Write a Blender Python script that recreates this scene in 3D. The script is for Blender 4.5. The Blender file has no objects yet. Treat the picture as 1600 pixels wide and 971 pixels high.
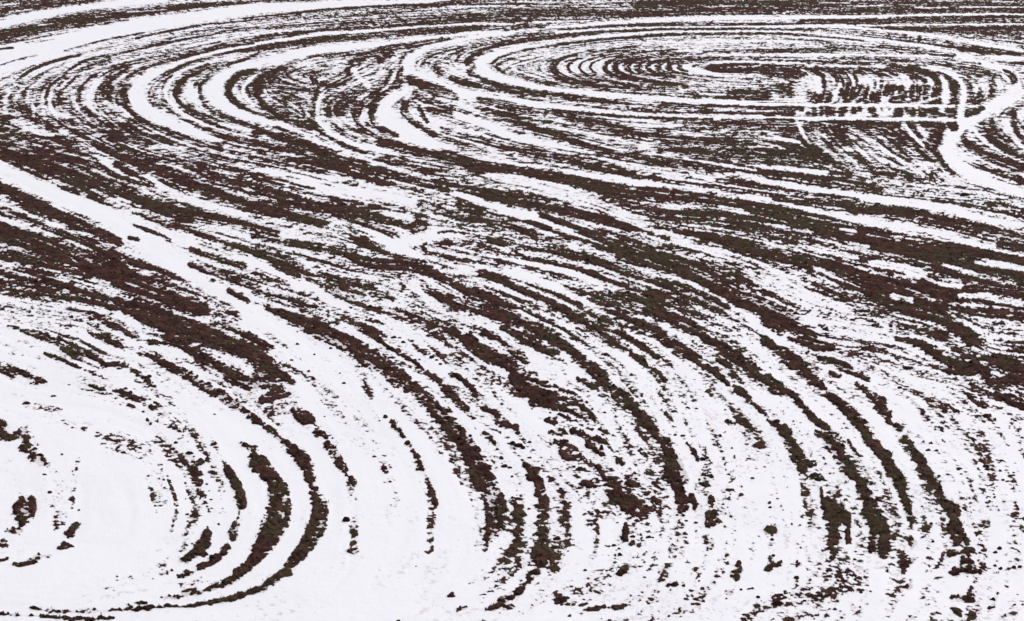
import bpy, math, random
import numpy as np

scene = bpy.context.scene
COL = scene.collection
random.seed(7)

# ------------------------------------------------------------------ camera
CAM_H = 23.0                       # metres above the field (shot from an opposite slope)
PITCH = math.radians(18.0)
TX = 0.2963                        # tan of half the horizontal field of view
cam = bpy.data.cameras.new('camera')
cam_o = bpy.data.objects.new('camera', cam)
COL.objects.link(cam_o)
cam_o.location = (0, 0, CAM_H)
cam_o.rotation_euler = (math.pi / 2 - PITCH, 0, 0)
cam.sensor_width = 36
cam.lens = 18 / TX
cam.clip_start = 0.5
cam.clip_end = 6000
scene.camera = cam_o

# ------------------------------------------------------------------ light: overcast winter day
SUN_EL, SUN_AZ = math.radians(48), math.radians(35)
world = bpy.data.worlds.new('World')
scene.world = world
world.use_nodes = True
wn, wl = world.node_tree.nodes, world.node_tree.links
wn.clear()
sky = wn.new('ShaderNodeTexSky')
sky.sky_type = 'NISHITA'
sky.sun_disc = False
sky.sun_elevation = SUN_EL
sky.sun_rotation = SUN_AZ
sky.air_density = 1.0
sky.dust_density = 4.0
hs = wn.new('ShaderNodeHueSaturation')      # a cloud deck greys the sky
hs.inputs['Saturation'].default_value = 0.3
bg = wn.new('ShaderNodeBackground')
bg.inputs['Strength'].default_value = 0.11
out = wn.new('ShaderNodeOutputWorld')
wl.new(sky.outputs[0], hs.inputs['Color'])
wl.new(hs.outputs[0], bg.inputs['Color'])
wl.new(bg.outputs[0], out.inputs['Surface'])
sun = bpy.data.lights.new('sun', 'SUN')
sun.energy = 1.2
sun.angle = math.radians(25)
sun.color = (1.0, 0.96, 0.93)
sun_o = bpy.data.objects.new('sun', sun)
COL.objects.link(sun_o)
# sun_rotation turns clockwise from +Y
sun_o.rotation_euler = (math.pi / 2 - SUN_EL, 0, math.pi - SUN_AZ)
scene.view_settings.view_transform = 'Standard'
scene.view_settings.look = 'None'
scene.view_settings.exposure = 0.15
scene.view_settings.gamma = 1.0

# ------------------------------------------------------------------ ground mapping
CP, SP = math.cos(PITCH), math.sin(PITCH)
W, H = 1600.0, 971.0
def ground(px, py):
    """where the survey point (px, py) of the field lies on the ground, in metres"""
    u = (px - W / 2) / (W / 2) * TX
    v = (H / 2 - py) / (W / 2) * TX
    dz = v * CP - SP
    t = CAM_H / -dz
    return u * t, (CP + v * SP) * t
def survey(X, Y):
    t = Y * CP + CAM_H * SP
    u = X / t
    v = (Y * SP - CAM_H * CP) / t
    return W / 2 + u / TX * W / 2, H / 2 - v / TX * W / 2

STEP = 1.4
gx = np.arange(-120, 1721, STEP)
# rows closer together where the field recedes, or the thin far rows are lost
gy = np.concatenate([np.arange(-16, 260, 0.8), np.arange(260, 1022, STEP)])
def col(x):
    return (np.asarray(x) - gx[0]) / STEP
def row(y):
    return np.interp(y, gy, np.arange(len(gy)))
NX, NY = len(gx), len(gy)
PX, PY = np.meshgrid(gx, gy)
GX, GY = ground(PX, PY)

# ------------------------------------------------------------------ noise
def hsh(ix, iy, seed):
    n = (ix.astype(np.int64) * 374761393 + iy.astype(np.int64) * 668265263 + seed * 974711) & 0x7fffffff
    n = ((n ^ (n >> 13)) * 1274126177) & 0x7fffffff
    n = ((n ^ (n >> 16)) * 2246822519) & 0x7fffffff
    return ((n ^ (n >> 15)) & 0xffff) / 65535.0
def vnoise(x, y, seed):
    xi, yi = np.floor(x), np.floor(y)
    fx, fy = x - xi, y - yi
    fx = fx * fx * (3 - 2 * fx); fy = fy * fy * (3 - 2 * fy)
    a = hsh(xi, yi, seed); b = hsh(xi + 1, yi, seed)
    c = hsh(xi, yi + 1, seed); d = hsh(xi + 1, yi + 1, seed)
    return (a + (b - a) * fx) * (1 - fy) + (c + (d - c) * fx) * fy
def rot(x, y, a):
    return x * math.cos(a) - y * math.sin(a), x * math.sin(a) + y * math.cos(a)
def noise(x, y, size, seed):
    x, y = rot(x / size, y / size, seed * 1.7 + 0.4)
    return vnoise(x + seed * 13.7, y + seed * 7.3, seed)
def sstep(x, a, b):
    t = np.clip((x - a) / (b - a), 0, 1)
    return t * t * (3 - 2 * t)
def equalise(n):
    s = np.sort(n.ravel()[::37])
    return np.interp(n, s, np.linspace(0, 1, len(s)))

# curving bands of the field: share of bare soil (percent), then survey point x,y,width
DATA = """
# top left
92 0,12,30 60,8,20 150,0,12
5 15,19,2 50,14
8 0,8,2 30,5
3 -40,52,18 0,38,17 50,26,15 100,17,13 150,10,12 200,5,12 260,0,8
93 -40,66,15 0,55,15 50,47,16 100,36,18 150,29,17 200,22,11 250,16,10 300,11,11 350,7,7 400,3,4 510,1,3
10 150,27,2 175,25
10 200,19,2 260,15
10 60,40,2 80,38
5 0,66,3 50,56,2 100,47 150,41 200,33
92 -30,75,4 0,69,4 50,59,4 75,54,3 140,43,3 200,30,3
2 -40,112,45 0,95,45 100,67,34 200,45,26 300,28,22 400,14,20 500,8,12 600,4,8 720,2,4
85 0,77,2.5 20,74
70 40,66,2 85,60,1.5
93 380,30,2 400,27,2 500,16,3 550,12,3 600,10,3 650,9,5 720,4,7 760,2,6
88 212,60,2 250,51,2.5 325,38 400,31,2 470,23,2
92 400,44,3 350,51,4 300,60 250,69 212,78,3 175,87 130,96 100,117 75,140,5 72,155,6 78,172 88,185 105,198 130,212
85 225,51,2 175,60 150,66 100,79
90 125,86,3 88,94,4 50,108 25,127,3
85 100,101,2.5 75,110 60,118
60 0,102,2 25,94 57,86
60 30,115,2 55,100
60 105,130,3 130,112 160,100
45 10,140,4 30,125
70 400,40,2 330,47 300,50
40 270,72,10 330,60,12 400,49,6 460,42,6
62 400,47,5 470,40,6 540,36,6 600,32,5
72 500,43,5 560,37,5 640,30,6 700,27,7 760,20,8
60 540,25,4 640,19,5 720,20,6 800,14,8
60 130,108,5 170,95,8 160,90,6
60 195,100,6 240,92,6 270,88,4
92 400,66,8 350,74,9 300,88,9 250,104,11 225,114,12 205,125,14 195,140,16 193,152,14 198,165,12 215,180,12 240,195,11 275,210,10 310,222 340,232,12
90 400,62,7 450,56,8 500,51,9 550,46,8 600,43,6 650,41 700,35,8 740,30,10 800,25,16
92 400,77,7 362,81,6 325,89,5 300,97 262,114 240,128 232,143,6 235,157 247,171,7 270,186,8 300,200,9 340,212 400,225
92 400,76,9 450,69,8 500,62,7 575,55 650,49,8 700,46,7 750,44
3 400,71,3 350,80,5 300,92,6 260,106,8 235,119,18 218,133,26 213,148,30 218,160 230,172,26 255,185,20 285,199,18 318,213,14 345,220,6
4 400,69,4 450,62 500,54,5 575,48 650,42,3 700,39 750,38 800,38
5 400,84,3 350,92 325,100 287,110,4 266,127,6 258,143,8 260,154,7 275,170,4 290,180,6 320,192,9 345,200,8 390,213,6
92 400,88,4 365,100,5 345,110,6 325,120,8 314,137 317,155 332,171,9 362,187 400,202,8
90 325,102,5 300,116,12 280,130,8 274,147,6 280,160 300,175,8 325,188,6 355,200 400,212,7
6 297,132,10 297,145,22 302,155,18 312,163,8
8 310,171,7 325,178,6
8 345,192,6 390,205,6
3 800,53,6 745,52,6 700,56 650,60,7 600,69,9 550,73,11 500,79,12 450,90,14 400,102,16 365,112,18 340,126,24 332,142,30 340,157,30 360,170,22 395,184,12 425,195,6
72 420,125,40 470,135,50 500,140,40
90 440,107,4 420,117,5 408,130,7 403,150,8 410,165 430,180,6 470,195,7
90 400,110,5 375,117,9 356,133,8 356,148 368,160,9 400,174,8 430,186,6
6 400,118,3 382,133,5 380,147,6 388,158,5 405,168
25 450,112,4 470,103,4 500,92,4 530,88,4
60 450,100,4 500,88,5 560,84,4
92 548,98,6 543,112,8 546,123 530,134 508,145,10 492,160,8 487,177,7 490,190,8 505,205,9 530,221,7 545,226,4
90 548,98,5 575,84,6 600,76 650,67,4 690,60
15 500,125,8 525,118,10
88 562,100,6 572,90 590,82,8 625,72 670,68,7 700,63
20 570,112,14 590,105,14 600,115,10
90 620,118,14 622,105,8 632,90 650,78,7 695,68
85 592,96,6 612,83
n6 552,110,8 562,123 580,137,7 592,145,6
F 590,128 560,138 538,155 530,175 545,200 575,214
F 575,125 545,138 518,155 512,175 522,195
F 620,150 585,168 582,185 600,203
F 620,100 612,118 618,135
4 520,138,5 505,147,6 497,160,7 495,175,8 500,190 515,206 540,219,10 575,230,14 620,238,8
64 520,150,22 540,155,28 555,165,22
90 583,143,8 590,150,20 587,165,22 584,178,14 588,187,6
65 600,130,20 625,128,30
10 520,185,12 550,192,14 570,185,16
2 800,52,6 750,57,7 700,68,8 665,76,9 645,88,14 637,102,18 645,115 665,126,20 700,137,18 740,148,16 800,158,14 850,166,13 900,172,12 950,178,10 1000,181,9 1050,184,8 1100,185,7 1200,186,6 1300,186 1400,187 1490,189,8
60 680,85,14 675,100,14 685,112,14
15 710,105,14 730,112,12
75 720,80,10 710,95,6
90 705,122,6 730,130,8 750,135,6
93 735,112,10 760,122,14 785,133,14 800,139,12 825,143,10 850,149,5
2 650,140,6 620,150,14 602,165,22 603,180,30 615,196 640,212,24 675,227,20 712,240,14 750,248,12 800,256,9 850,262,7 875,266,6 925,273,7 1000,284,9 1050,291 1100,300 1150,307 1200,312,10 1240,322 1290,333 1340,342,14 1385,350,16 1420,357,14 1460,363,10 1500,375,9 1540,388,10 1600,406,14 1680,430,14
92 640,124,12 660,135,14 690,145,16 712,152,8
62 650,150,16 700,165,25
88 632,163,10 634,172,8
6 650,172,10 665,184,14 690,198,14
85 640,186,4 660,200 677,211,5
88 655,168,6 660,180 668,192,4
88 668,170,5 710,175,6
78 690,203,8 725,212 770,222,9 800,230 850,241
4 712,178,10 745,192,14 775,203,16 800,214,14 850,224,11 900,233,8 930,238,4
30 720,160,12 745,170,10
90 750,155,8 800,166,10
76 760,165,16 800,178,22
88 800,190,8 830,200 860,208,6
8 840,196,6 900,206,8 950,216 1010,232,5
92 855,206,6 900,221,8 935,232,9 965,240
88 800,227,7 850,236
92 598,222,12 640,232 675,241,10 705,248
2 603,180,28 615,196 640,210,22 675,225,15 712,238,12 750,248,10 800,256,9 850,262,7
90 590,201,5 605,207,10 620,212,6
60 560,200,12 575,208,14
85 400,170,6 430,183,5 470,197,8 487,200
88 400,204,7 437,215 475,227 510,238,6
10 400,184,6 450,198 490,212
88 400,228,10 450,233,9 470,238,6
5 162,125,4 145,138,6 138,152,8 140,165,9 148,176,8
12 118,155,4 122,170,5
8 80,145,4 77,157,6 80,170 90,181,8 105,180,9
82 150,118,5 135,130,6 125,145 122,158 130,172,7 150,185,10
86 200,105,10 180,115,18 175,130,30 175,150
20 165,160,5 180,170,14 200,181,8 185,187,7
20 20,190,8 40,195,18 60,205,10 82,211,5
8 95,205,7 110,212,5 130,220,4 150,232,3
25 8,160,6 10,178,7
10 52,168,5 53,180
8 200,225,4 213,230
10 235,230,8 260,227,6
# top strips right
62 720,14,20 800,12,24 900,12,20
90 800,22,12 920,20,10 1000,22,9 1100,18 1200,16,11
86 1000,6,12 1200,8,14 1400,12,20 1640,12,20
12 830,9,2 900,9 980,7,1.5
10 700,11,2.5 760,10 830,12,2
12 1280,5,2 1330,4
12 1335,10,2 1380,9
12 1100,10,1.5 1160,8
12 1430,11,2 1480,12
12 1500,11,2 1620,11
12 1550,3,2 1600,3
3 1640,23,3 1600,23,3 1450,24,4 1375,25,5 1275,27,6 1200,28,8 1100,28,8 1000,32,6 950,35 875,42,5 800,49,6
5 800,36,2.5 850,34 920,32
82 800,45,4 850,41,4
82 800,35,3 830,33
82 800,57,4 850,54
# swirl interior
20 905,90,20 880,105,36 900,115,16
40 1000,65,14 1100,62,10
12 900,104,26 960,100,26 1020,98,24 1080,97,20
20 1000,78,14 1100,70,20 1200,68,22 1290,69,14
RINGS
60 925,119,6 960,127,10 1000,132,12 1050,134,9
88 870,122,8 900,128,7 950,140,6
50 1060,122,6 1150,130,14 1200,136,14
30 1080,115,8 1150,118,6 1200,128,8 1150,138,5
92 1140,146,8 1180,148,10 1170,154,8 1200,150,10
88 1070,146,4 1090,147
85 1000,149,4 975,150
2 1588,140,20 1585,125,22 1570,112,18 1545,102,14 1500,88,9 1450,75,9 1400,67,6 1350,62,5 1300,57,6 1250,53,5 1200,50 1100,49 1025,49 950,56,7 900,64,8 850,72,10 800,80,12 770,88,14 752,97,16 750,107 762,115 790,125,14 800,128,12 850,137,9 900,143,8 950,148 1000,152,7 1050,156,8 1100,159 1150,161 1200,163 1300,164,6 1400,165 1480,166 1530,166,5
3 1640,92,7 1600,82,7 1560,73 1500,64 1450,56,6 1400,50 1350,45,5 1300,41 1200,42,4 1100,42,3.5 1000,44,4 930,47,4 870,51,4
92 1340,37,2 1200,38,2.5 1100,38 1025,39,2 950,42 887,46
92 1340,50,4 1200,46,3 1100,45 1025,46 962,49 912,52,4 862,57 800,67,5 760,76,5 740,86,6 730,98,8
90 1350,66,3 1280,58,3 1200,53,3 1100,53 1050,54,4 975,59,3 900,66 850,73 800,83 780,90 770,98,4
82 1250,32,3 1350,33,6 1450,32,8 1640,31,9
86 1350,41,3 1420,45,6 1500,48,10 1640,46,14
4 1340,40,3 1450,39,2.5 1640,38
60 1280,48,4 1340,52,6 1400,58,7 1480,68,8 1540,78,8 1600,90,5
85 1500,76,7 1550,80,8 1600,86,5
75 1380,72,8 1440,80,8 1490,86,6
60 1250,62,4 1320,70,6
25 1300,65,8 1360,70,6
88 1100,80,3 1150,79 1200,80,5 1300,81,4
5 1100,85,3 1200,85,4 1300,87,5 1400,88,4 1450,87,3
66 1030,92,4 1100,92,6 1200,92,6 1250,93,6
70 1280,92,5 1340,94,8 1400,95,6
30 1420,92,6 1480,92,8
50 1470,98,7 1530,100,6
4 1130,106,3 1108,99,4 1150,97,4 1200,98 1240,102
4 1072,105,8 1090,111,8 1130,116,5
90 1110,103,5 1140,101,4 1185,100,3
90 1105,107,4 1130,110,6 1180,108,5 1200,108,7
25 1130,117,5 1180,120,8 1225,121,9
35 1120,126,8 1200,128,8
92 1200,110,16 1235,112,14 1250,120,10 1253,130,9
80 1225,140,20 1250,145,16 1255,155,10
8 1210,125,5 1230,128,4
16 1255,110,5 1263,120,6 1268,130,8
14 1262,140,46 1330,140,46 1450,140,44
5 1258,104,4 1300,104,4 1380,103 1440,105,3
86 1243,106,4 1260,116
86 1259,106,4 1277,112,5 1286,120,6 1287,135
88 1274,105,4 1296,110,7 1306,120,6 1308,126
82 1307,133,5 1306,138
86 1305,112,5 1316,124 1318,134,4
86 1305,107,4 1322,118,5 1327,128,6 1325,136,5 1324,146,4
84 1335,115,4 1339,126 1336,138,5
62 1268,146,11 1272,155,14
88 1280,152,9 1280,158
84 1297,150,8 1294,159,9
84 1314,142,6 1313,147
84 1321,150,6 1320,154
84 1333,141,6 1332,146
84 1332,151,7 1332,154
88 1346,136,8 1345,146
86 1356,136,7 1354,148,6
88 1341,152,9 1340,161
86 1352,152,6 1350,160
70 1300,160,3 1335,161
86 1363,148,8 1364,155
86 1371,150,9 1370,159,10
84 1368,127,5 1367,137
84 1377,127,5 1377,139,6
88 1386,137,7 1384,149
88 1395,137,8 1393,150,7 1392,158,6
88 1401,139,8 1409,139
86 1402,155,9 1407,155
84 1414,148,7 1414,152
84 1406,147,5 1408,150
84 1425,147,8 1425,153,7
86 1436,136,8 1436,140
86 1446,138,7 1450,138
84 1426,137,6 1426,139
86 1435,147,7 1434,156
86 1446,147,8 1446,156
88 1458,148,5 1458,152
88 1459,137,5 1460,139
84 1395,160,4 1460,160
86 1345,108,8 1370,112,10 1392,116,8
92 1388,107,8 1430,110,9 1447,115,8
88 1423,121,4 1426,121
88 1432,121,5 1436,121
88 1443,124,6 1446,126
8 1375,131,3 1455,131
92 1425,107,7 1450,112,8 1463,122,10 1467,135,11 1465,160,10
5 1470,118,6 1477,130,10 1478,145,12 1478,158,11
92 1457,107,5 1475,112,7 1490,125,11 1495,140,14 1492,160
3 1440,105,3 1482,112,8 1500,125,9 1507,142,11 1504,162,10 1500,178 1492,185
75 1500,108,6 1530,112,14 1560,118,10
90 1570,110,5 1583,122,8 1587,137 1586,150,6
15 1558,120,6 1568,132,10 1572,142,12 1565,152,10
78 1513,122,7 1516,145 1518,158
45 1530,140,14
82 1548,120,7 1553,135,9 1550,150
78 1530,158,12
88 1585,98,4 1640,104,6
3 1550,90,8 1575,90 1640,94
STRIP
# right of swirl
45 1265,202,20 1285,215,20
70 1300,205,26 1340,210,34 1390,212,36
55 1330,245,18 1360,252,18
35 1400,250,22 1440,262,26
45 1340,275,16 1440,285,18
88 1300,192,9 1320,194 1345,192
84 1355,193,8 1385,195 1410,193
80 1297,195,10 1305,210 1320,225
25 1330,203,3 1345,206
20 1375,215,3 1385,218
25 1345,226,3 1365,230
92 1232,190,12 1242,203,7 1258,224,8 1290,248,9 1312,262,7 1330,273,5
12 1246,192,5 1252,203,6 1256,214 1270,230,7 1285,243,5
20 1262,195,7 1275,207,6 1290,218,5
18 1292,197,4 1300,208
25 1305,232,5 1330,236,6
15 1340,235,4 1358,249
12 1380,235,5 1405,250,6
84 1384,245,6 1404,257,7
80 1362,270,5 1395,276,6
82 1415,270,5 1425,279
82 1455,272,6 1472,280
92 1405,208,8 1440,230,13 1460,243,14 1475,258,9 1490,268,7
10 1412,195,7 1424,208 1433,220,5 1443,228,4
92 1420,190,8 1432,202,7 1442,212
8 1434,195,7 1446,212,6
92 1440,190,9 1462,193,14 1466,208,20 1460,222,16
2 1588,140,20 1580,152 1555,165 1530,178,22 1505,192,26 1490,205 1483,222,24 1480,235 1490,250,26 1510,268,22 1545,285,16 1580,297,13 1660,322,12
92 1486,171,14 1486,184,13
90 1487,193,10 1491,199,9
80 1468,180,4 1476,180
90 1512,178,9 1525,175,9 1535,170,6
92 1503,215,7 1515,226,10 1535,240 1560,255 1590,272,9
75 1535,200,16 1555,212,24 1575,228,18 1590,240,12
90 1550,192,8 1562,212,7 1580,232,8 1610,247,9
6 1568,190,8 1577,205,14 1590,222,8 1610,237
82 1582,195,7 1592,210,8 1600,220
70 1565,180,8 1583,175,10
72 1520,258,6 1545,266,8 1575,275 1610,287
86 1540,245,8 1575,255,10 1610,264
TRACKS
F 1251,112 1262,121 1265,132 1266,162 1267,188
F 1274,112 1285,121 1288,132 1289,162 1290,188
F 1296,112 1307,121 1310,132 1311,162 1312,188
F 1321,112 1332,121 1335,132 1336,162 1337,188
F 1338,112 1349,121 1352,132 1353,162 1354,188
F 1356,112 1367,121 1370,132 1371,162 1372,188
F 1376,112 1387,121 1390,132 1391,162 1392,188
F 1396,112 1407,121 1410,132 1411,162 1412,188
F 1416,112 1427,121 1430,132 1431,162 1432,188
F 1434,112 1445,121 1448,132 1449,162 1450,188
F 1250,190 1265,222 1292,250
F 1300,190 1325,222 1360,255
F 1340,190 1375,225 1420,262
F 1390,190 1425,225 1470,275
# between ring lines
88 850,143,3 912,153,4 962,159
76 975,170,5 1025,173
92 1035,160,3 1075,165,4 1150,167 1200,169 1250,171,6
88 1075,176,3 1145,178
88 810,152,3 847,157
92 800,166,6 850,173,4 912,177 975,182 1050,186 1112,188
25 960,190,8 1030,195,10 1080,193,6
88 880,185,6 920,192,8 960,200,8 1000,206,6
86 1005,212,10 1070,218 1150,222,9
84 1020,232,12 1100,235,10 1200,240 1280,238,12
88 1130,190,6 1170,193,9 1235,193,9
30 1100,205,8 1180,208,10 1230,206,8
18 1200,212,5 1240,222,6
20 1050,206,4 1100,210
12 1085,275,5 1110,278,7 1140,282,5
15 1003,216,3 1030,221
12 1000,228,6 1025,236
10 1010,240,3 1060,246,4 1110,253,4 1150,260,5
10 1180,223,4 1225,232,5
10 1165,258,5 1200,262,8 1235,266,7
12 1160,218,2.5 1250,222
# middle left
2 -40,250,24 0,266,28 50,288,30 100,310,32 150,331,34 180,345,36 215,368,38 255,395,40 290,415 330,440 370,462,36 400,482,40
80 90,289,3 105,296,6 122,302,4
80 20,255,4 40,265,5 60,275,2 75,280,3
80 143,308,4 150,311
92 -30,288,16 0,293,18 25,301,16 50,315,17 85,335,16 115,352,14 140,360,8 165,373,12 185,382,10
8 -10,315,4 0,318,5 30,330,6 60,343 85,355
88 -30,322,11 0,328,11 25,336 50,347,10 80,361,9 110,373 140,386,10 175,403,11 195,415,8
5 -20,333,10 0,340,10 30,351,11 60,362,9 95,375,7 135,390,5 170,408,4 200,423,5
99 -40,350,28 0,363,28 50,380 100,398 150,417,30 200,437,28 240,455,20 275,470,18 310,482,22
35 25,377,4 50,386,3
12 108,401,3 120,410
20 -20,408,8 0,412,10 30,418,8
20 100,415,6 125,424,8
10 135,432,8 165,442,10 200,447,8 225,458,6
85 0,395,12 40,408,8 80,417 120,426,9 140,433,7
85 70,437,8 100,446 140,458,9 185,470,14 220,478,10 260,490,14
90 178,442,8 205,455,10 235,465,9
78 0,450,8 50,460 110,466,7 150,472,6 180,482
72 0,425,10 40,436 75,453,8
12 -10,465,16 50,475,10 100,482,6
92 -20,225,20 20,240,14 60,248,22 100,262,24 140,280,20 170,293,18 205,308,14 240,322,16 280,332,18 325,338 370,345,16 400,352 430,362,14
82 100,245,20 150,255,25 180,270,30 210,285,20
10 150,243,4 175,252,6
22 155,248,6 180,266,7 205,278,6 230,285,5
8 230,275,5 245,287,8 270,302,9 300,313,14 335,322 365,330,10 390,335,5
93 190,246,8 215,255,10 250,267,14 290,282 325,295,12 350,305,10 380,313,8
20 240,255,5 275,262 310,275
12 340,266,10 365,276
82 325,285,7 365,291,9 400,300
8 185,310,4 200,318,7
7 190,335,10 225,355,20 260,370,22 300,385 340,400,18 375,410,16 400,418,14
85 212,355,4 240,363,5 265,375
85 203,372,4 215,374,6
84 225,335,10 262,352,8 300,360 340,375,7 375,385,8 400,397
15 300,352,5 350,362,6 380,370,8 400,377,6
90 298,390,6 330,400,10 365,412,12 400,425
93 300,413,8 330,425,12 365,436,14 400,447,12
85 358,454,4 375,463,8 388,470,5
85 327,438,3 335,439,4
84 203,411,5 235,420,4
# tile6
93 650,240,10 712,247,16 750,262,20 800,268,16 850,275 900,286 935,292,12 975,302,14 1025,305,12 1075,308,14
88 575,250,5 612,256,7 650,264,8 675,270 700,272,6
10 560,246,8 600,260,7 640,272,6 670,280,5
65 680,270,5 740,280,6 800,292,4
55 690,280,4 760,292,5
92 505,240,6 540,250,8 575,263,12 600,270,10 637,280,9 675,291,7 700,298,6
88 465,240,7 485,250,8 510,258,12 540,263,10
88 680,285,6 712,292,8 740,300,16 775,309,18 800,314,20 850,322,16 900,335,14 925,340,10 960,352,6 1000,360,5
88 412,245,5 440,254,8 475,262,6 505,268,5
82 400,258,5 430,261,3
5 400,264,8 450,276,12 500,288,16 560,300,20 610,308,18 650,318,14 680,330,6
88 525,268,4 560,276,6 590,284 607,289,4
92 535,284,3 553,285,8 560,285,4
55 450,275,3 470,280
50 490,283,3 540,295
88 400,275,10 415,283,14 440,291,8
80 455,294,5 500,304,6 535,312,5 565,318
92 400,300,6 450,308,9 487,320,12 525,327,14 562,333 600,343,10 635,350,6 660,357,10
80 580,322,8 592,325
10 405,307,5 440,318 475,330,7 515,336,6
88 400,320,16 440,329 475,340,12 505,347,10
2 585,362,10 600,374,20 625,388,26 650,398,16
2 625,382,20 655,370,14 680,365,10
88 548,370,6 565,378,14 580,387,7 605,394,5
88 550,342,4 575,352,6 605,360,10 622,368,6
92 650,340,8 660,346,14 665,355,8
6 600,334,5 630,340,7 645,344,5
88 655,320,8 690,330,10 720,340,12 760,343,16 800,350
84 718,327,6 745,333 770,338,8
3 712,302,6 740,313,10 775,325,12 800,333,14 840,340 875,355,12 925,373 975,395 1025,418 1075,440,13 1120,460,14 1150,480 1180,500,14 1215,520,14
78 400,345,6 425,351 455,356,4
84 395,367,8 410,367,8
84 405,373,6 440,380,8 475,384,12 500,390,8
88 510,390,6 525,393,12 555,398,10
93 550,403,8 575,410,14 610,413,18 645,413,14 670,423,12 690,432,10 715,447 740,460,16 770,472 790,485,12
93 400,395,10 425,404,12 455,417,18 480,425,10
90 495,425,6 525,438,9 555,446,12 580,449,8
72 550,450,6 590,458,8 615,468,6
3 395,412,20 425,425,16 455,438 490,450,14 510,465,12 540,478,10
84 400,428,10 425,437,8 450,445,6
80 400,455,12 440,462,7 465,468,5
80 400,475,8 420,477,6
80 462,470,5 490,477
6 680,418,4 700,425,12 725,422 745,420,5
6 645,440,12 660,458,10 690,472,8
15 620,445,18
80 690,403,6 720,410 740,415,5
88 688,380,5 705,381,7
88 750,428,6 775,435,8 800,443,6
90 672,455,5 695,467,8 715,478
84 765,375,8 795,382,10
84 780,408,6 800,410
# tile7
80 870,243,5 900,252,8 950,262,10 990,270,8
88 975,241,6 1025,250,10 1100,256,12 1150,265,8 1200,272
15 1070,248,4 1130,257,5 1180,266
6 1080,272,4 1105,276,8 1140,280,5
6 1150,270,5 1185,278,8 1210,285,6
88 1120,282,6 1160,288,8 1200,295
88 1010,296,8 1050,300,10 1100,308,12 1150,317 1200,328,16 1250,340
88 940,302,12 975,315 1025,328,10 1075,335,14 1125,332,16 1175,338 1200,345,10
20 1040,322,6 1065,325
8 1125,322,5 1150,328,6 1170,333,5
9 760,274,6 800,282,20 850,292,19 900,305,17 940,320 975,336,18 1010,352,16 1040,365 1070,378,14 1110,392 1150,402,12
20 1150,402,10 1180,412 1210,430,16 1240,450,20 1280,470,22
70 1010,352,3 1050,360,3
60 1030,370,4 1045,372
88 965,348,4 985,355,5 1005,362,4
90 1055,362,4 1085,366,8 1125,375,14 1165,385,16 1200,398,14 1240,405 1270,420,16
15 1090,358,6 1125,360 1165,367,5
84 1140,350,10 1180,352 1200,356
92 845,336,6 875,345,9 900,355,10 940,372,12 975,388,16 1010,403,20 1050,412,22 1090,428,20 1125,448,18 1160,465 1200,480,20 1240,500,16
72 890,335,12 920,343
84 930,362,6 965,366,8 1000,377,10 1040,390 1075,400,8
78 1060,390,10 1090,395,8
80 1090,405,6 1125,418,8 1160,435
84 1130,410,4 1150,418,7
84 1160,438,4 1170,441,8
90 800,348,12 825,362 850,372 880,382,10
80 825,346,5 860,358,6
82 875,370,6 915,378,8 950,392 970,405,7 1000,412,6
68 800,385,12 850,392,10 900,400,12 950,412
88 925,402,8 950,412,12 975,425,14 1010,435,10 1040,445,12 1075,455 1100,468,14 1130,480,12
84 850,408,6 890,416 920,425,8 945,440 980,452 1010,465,12 1030,478
10 950,432,5 980,442,6 1005,450
3 795,424,16 830,432,14 860,445 890,460 920,475,12
88 885,450,6 910,458,9
92 920,467,7 935,473,10 952,478,6
80 955,460,8 985,466,10
86 825,447,4 850,455,6 880,467,7 905,478
86 800,450,5 825,460,8 850,472,9 865,480,8
# tile8
86 1200,330,14 1250,340 1300,348,12 1350,358,8 1390,366
84 1200,292,10 1250,298,12 1300,306,8 1350,311
84 1210,310,5 1260,316,6 1310,320,7 1350,322,6
90 1330,328,8 1375,328,12 1420,332,14 1450,341,18 1490,350,14 1530,358 1570,367,12 1640,378,14
88 1560,380,8 1640,392
6 1200,260,6 1250,266,7 1290,270,8
88 1200,268,5 1240,273,6 1290,279
84 1208,278,4 1250,285
88 1265,285,4 1300,288,5 1340,292,8 1380,297,6
88 1300,277,4 1350,285,6
5 1190,283,6 1230,288,8 1275,296,9 1325,302,8 1375,312,12 1425,318 1475,326 1510,335 1540,342,10 1640,364
90 1200,250,14 1250,246,16 1290,250,14
35 1420,300,10 1480,305,20 1540,310,20
100 1320,375,12 1370,385,18 1420,395,22 1470,405 1520,415,20 1560,425,14 1640,440,12
100 1480,388,12 1540,398 1640,418,8
12 1525,412,5 1560,416,6 1640,432,8
100 1440,445,16 1480,462,18 1530,450,14 1580,455,12 1640,465
100 1420,460,20 1380,450 1340,435 1310,420 1290,410,14
100 1360,455,18 1420,475,20 1470,485,16
10 1475,415,4 1510,425,7 1550,436 1585,443,6
8 1360,412,6 1390,416,14 1420,422 1445,430,8
10 1400,432,8 1435,436,6
8 1470,445,6 1500,448,8
10 1395,463,8 1425,470
8 1500,463,6 1540,465,10 1580,475 1640,485,8
8 1248,382,6 1270,389,9 1295,394,8 1320,400 1340,404,5
8 1200,352,6 1230,357,8 1262,362,6 1275,364,3
12 1300,370,5 1325,378,6 1355,385
12 1315,358,4 1335,361,5
16 1200,432,10 1220,445,16 1260,462,20 1300,475,18 1330,484,12
20 1275,425,10
# tile 9
2 400,500,55 450,540,75 500,585,90 560,640,100 600,690 640,740,110 660,800,150 650,870,180 600,930,120
99 200,480,14 225,490,22 260,502,28 300,518 340,532,24 375,545,22 400,558,24 420,575,18 440,588,14 455,597,8
90 405,585,24 420,600,22 435,610,16 410,622,10 450,615,6
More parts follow.
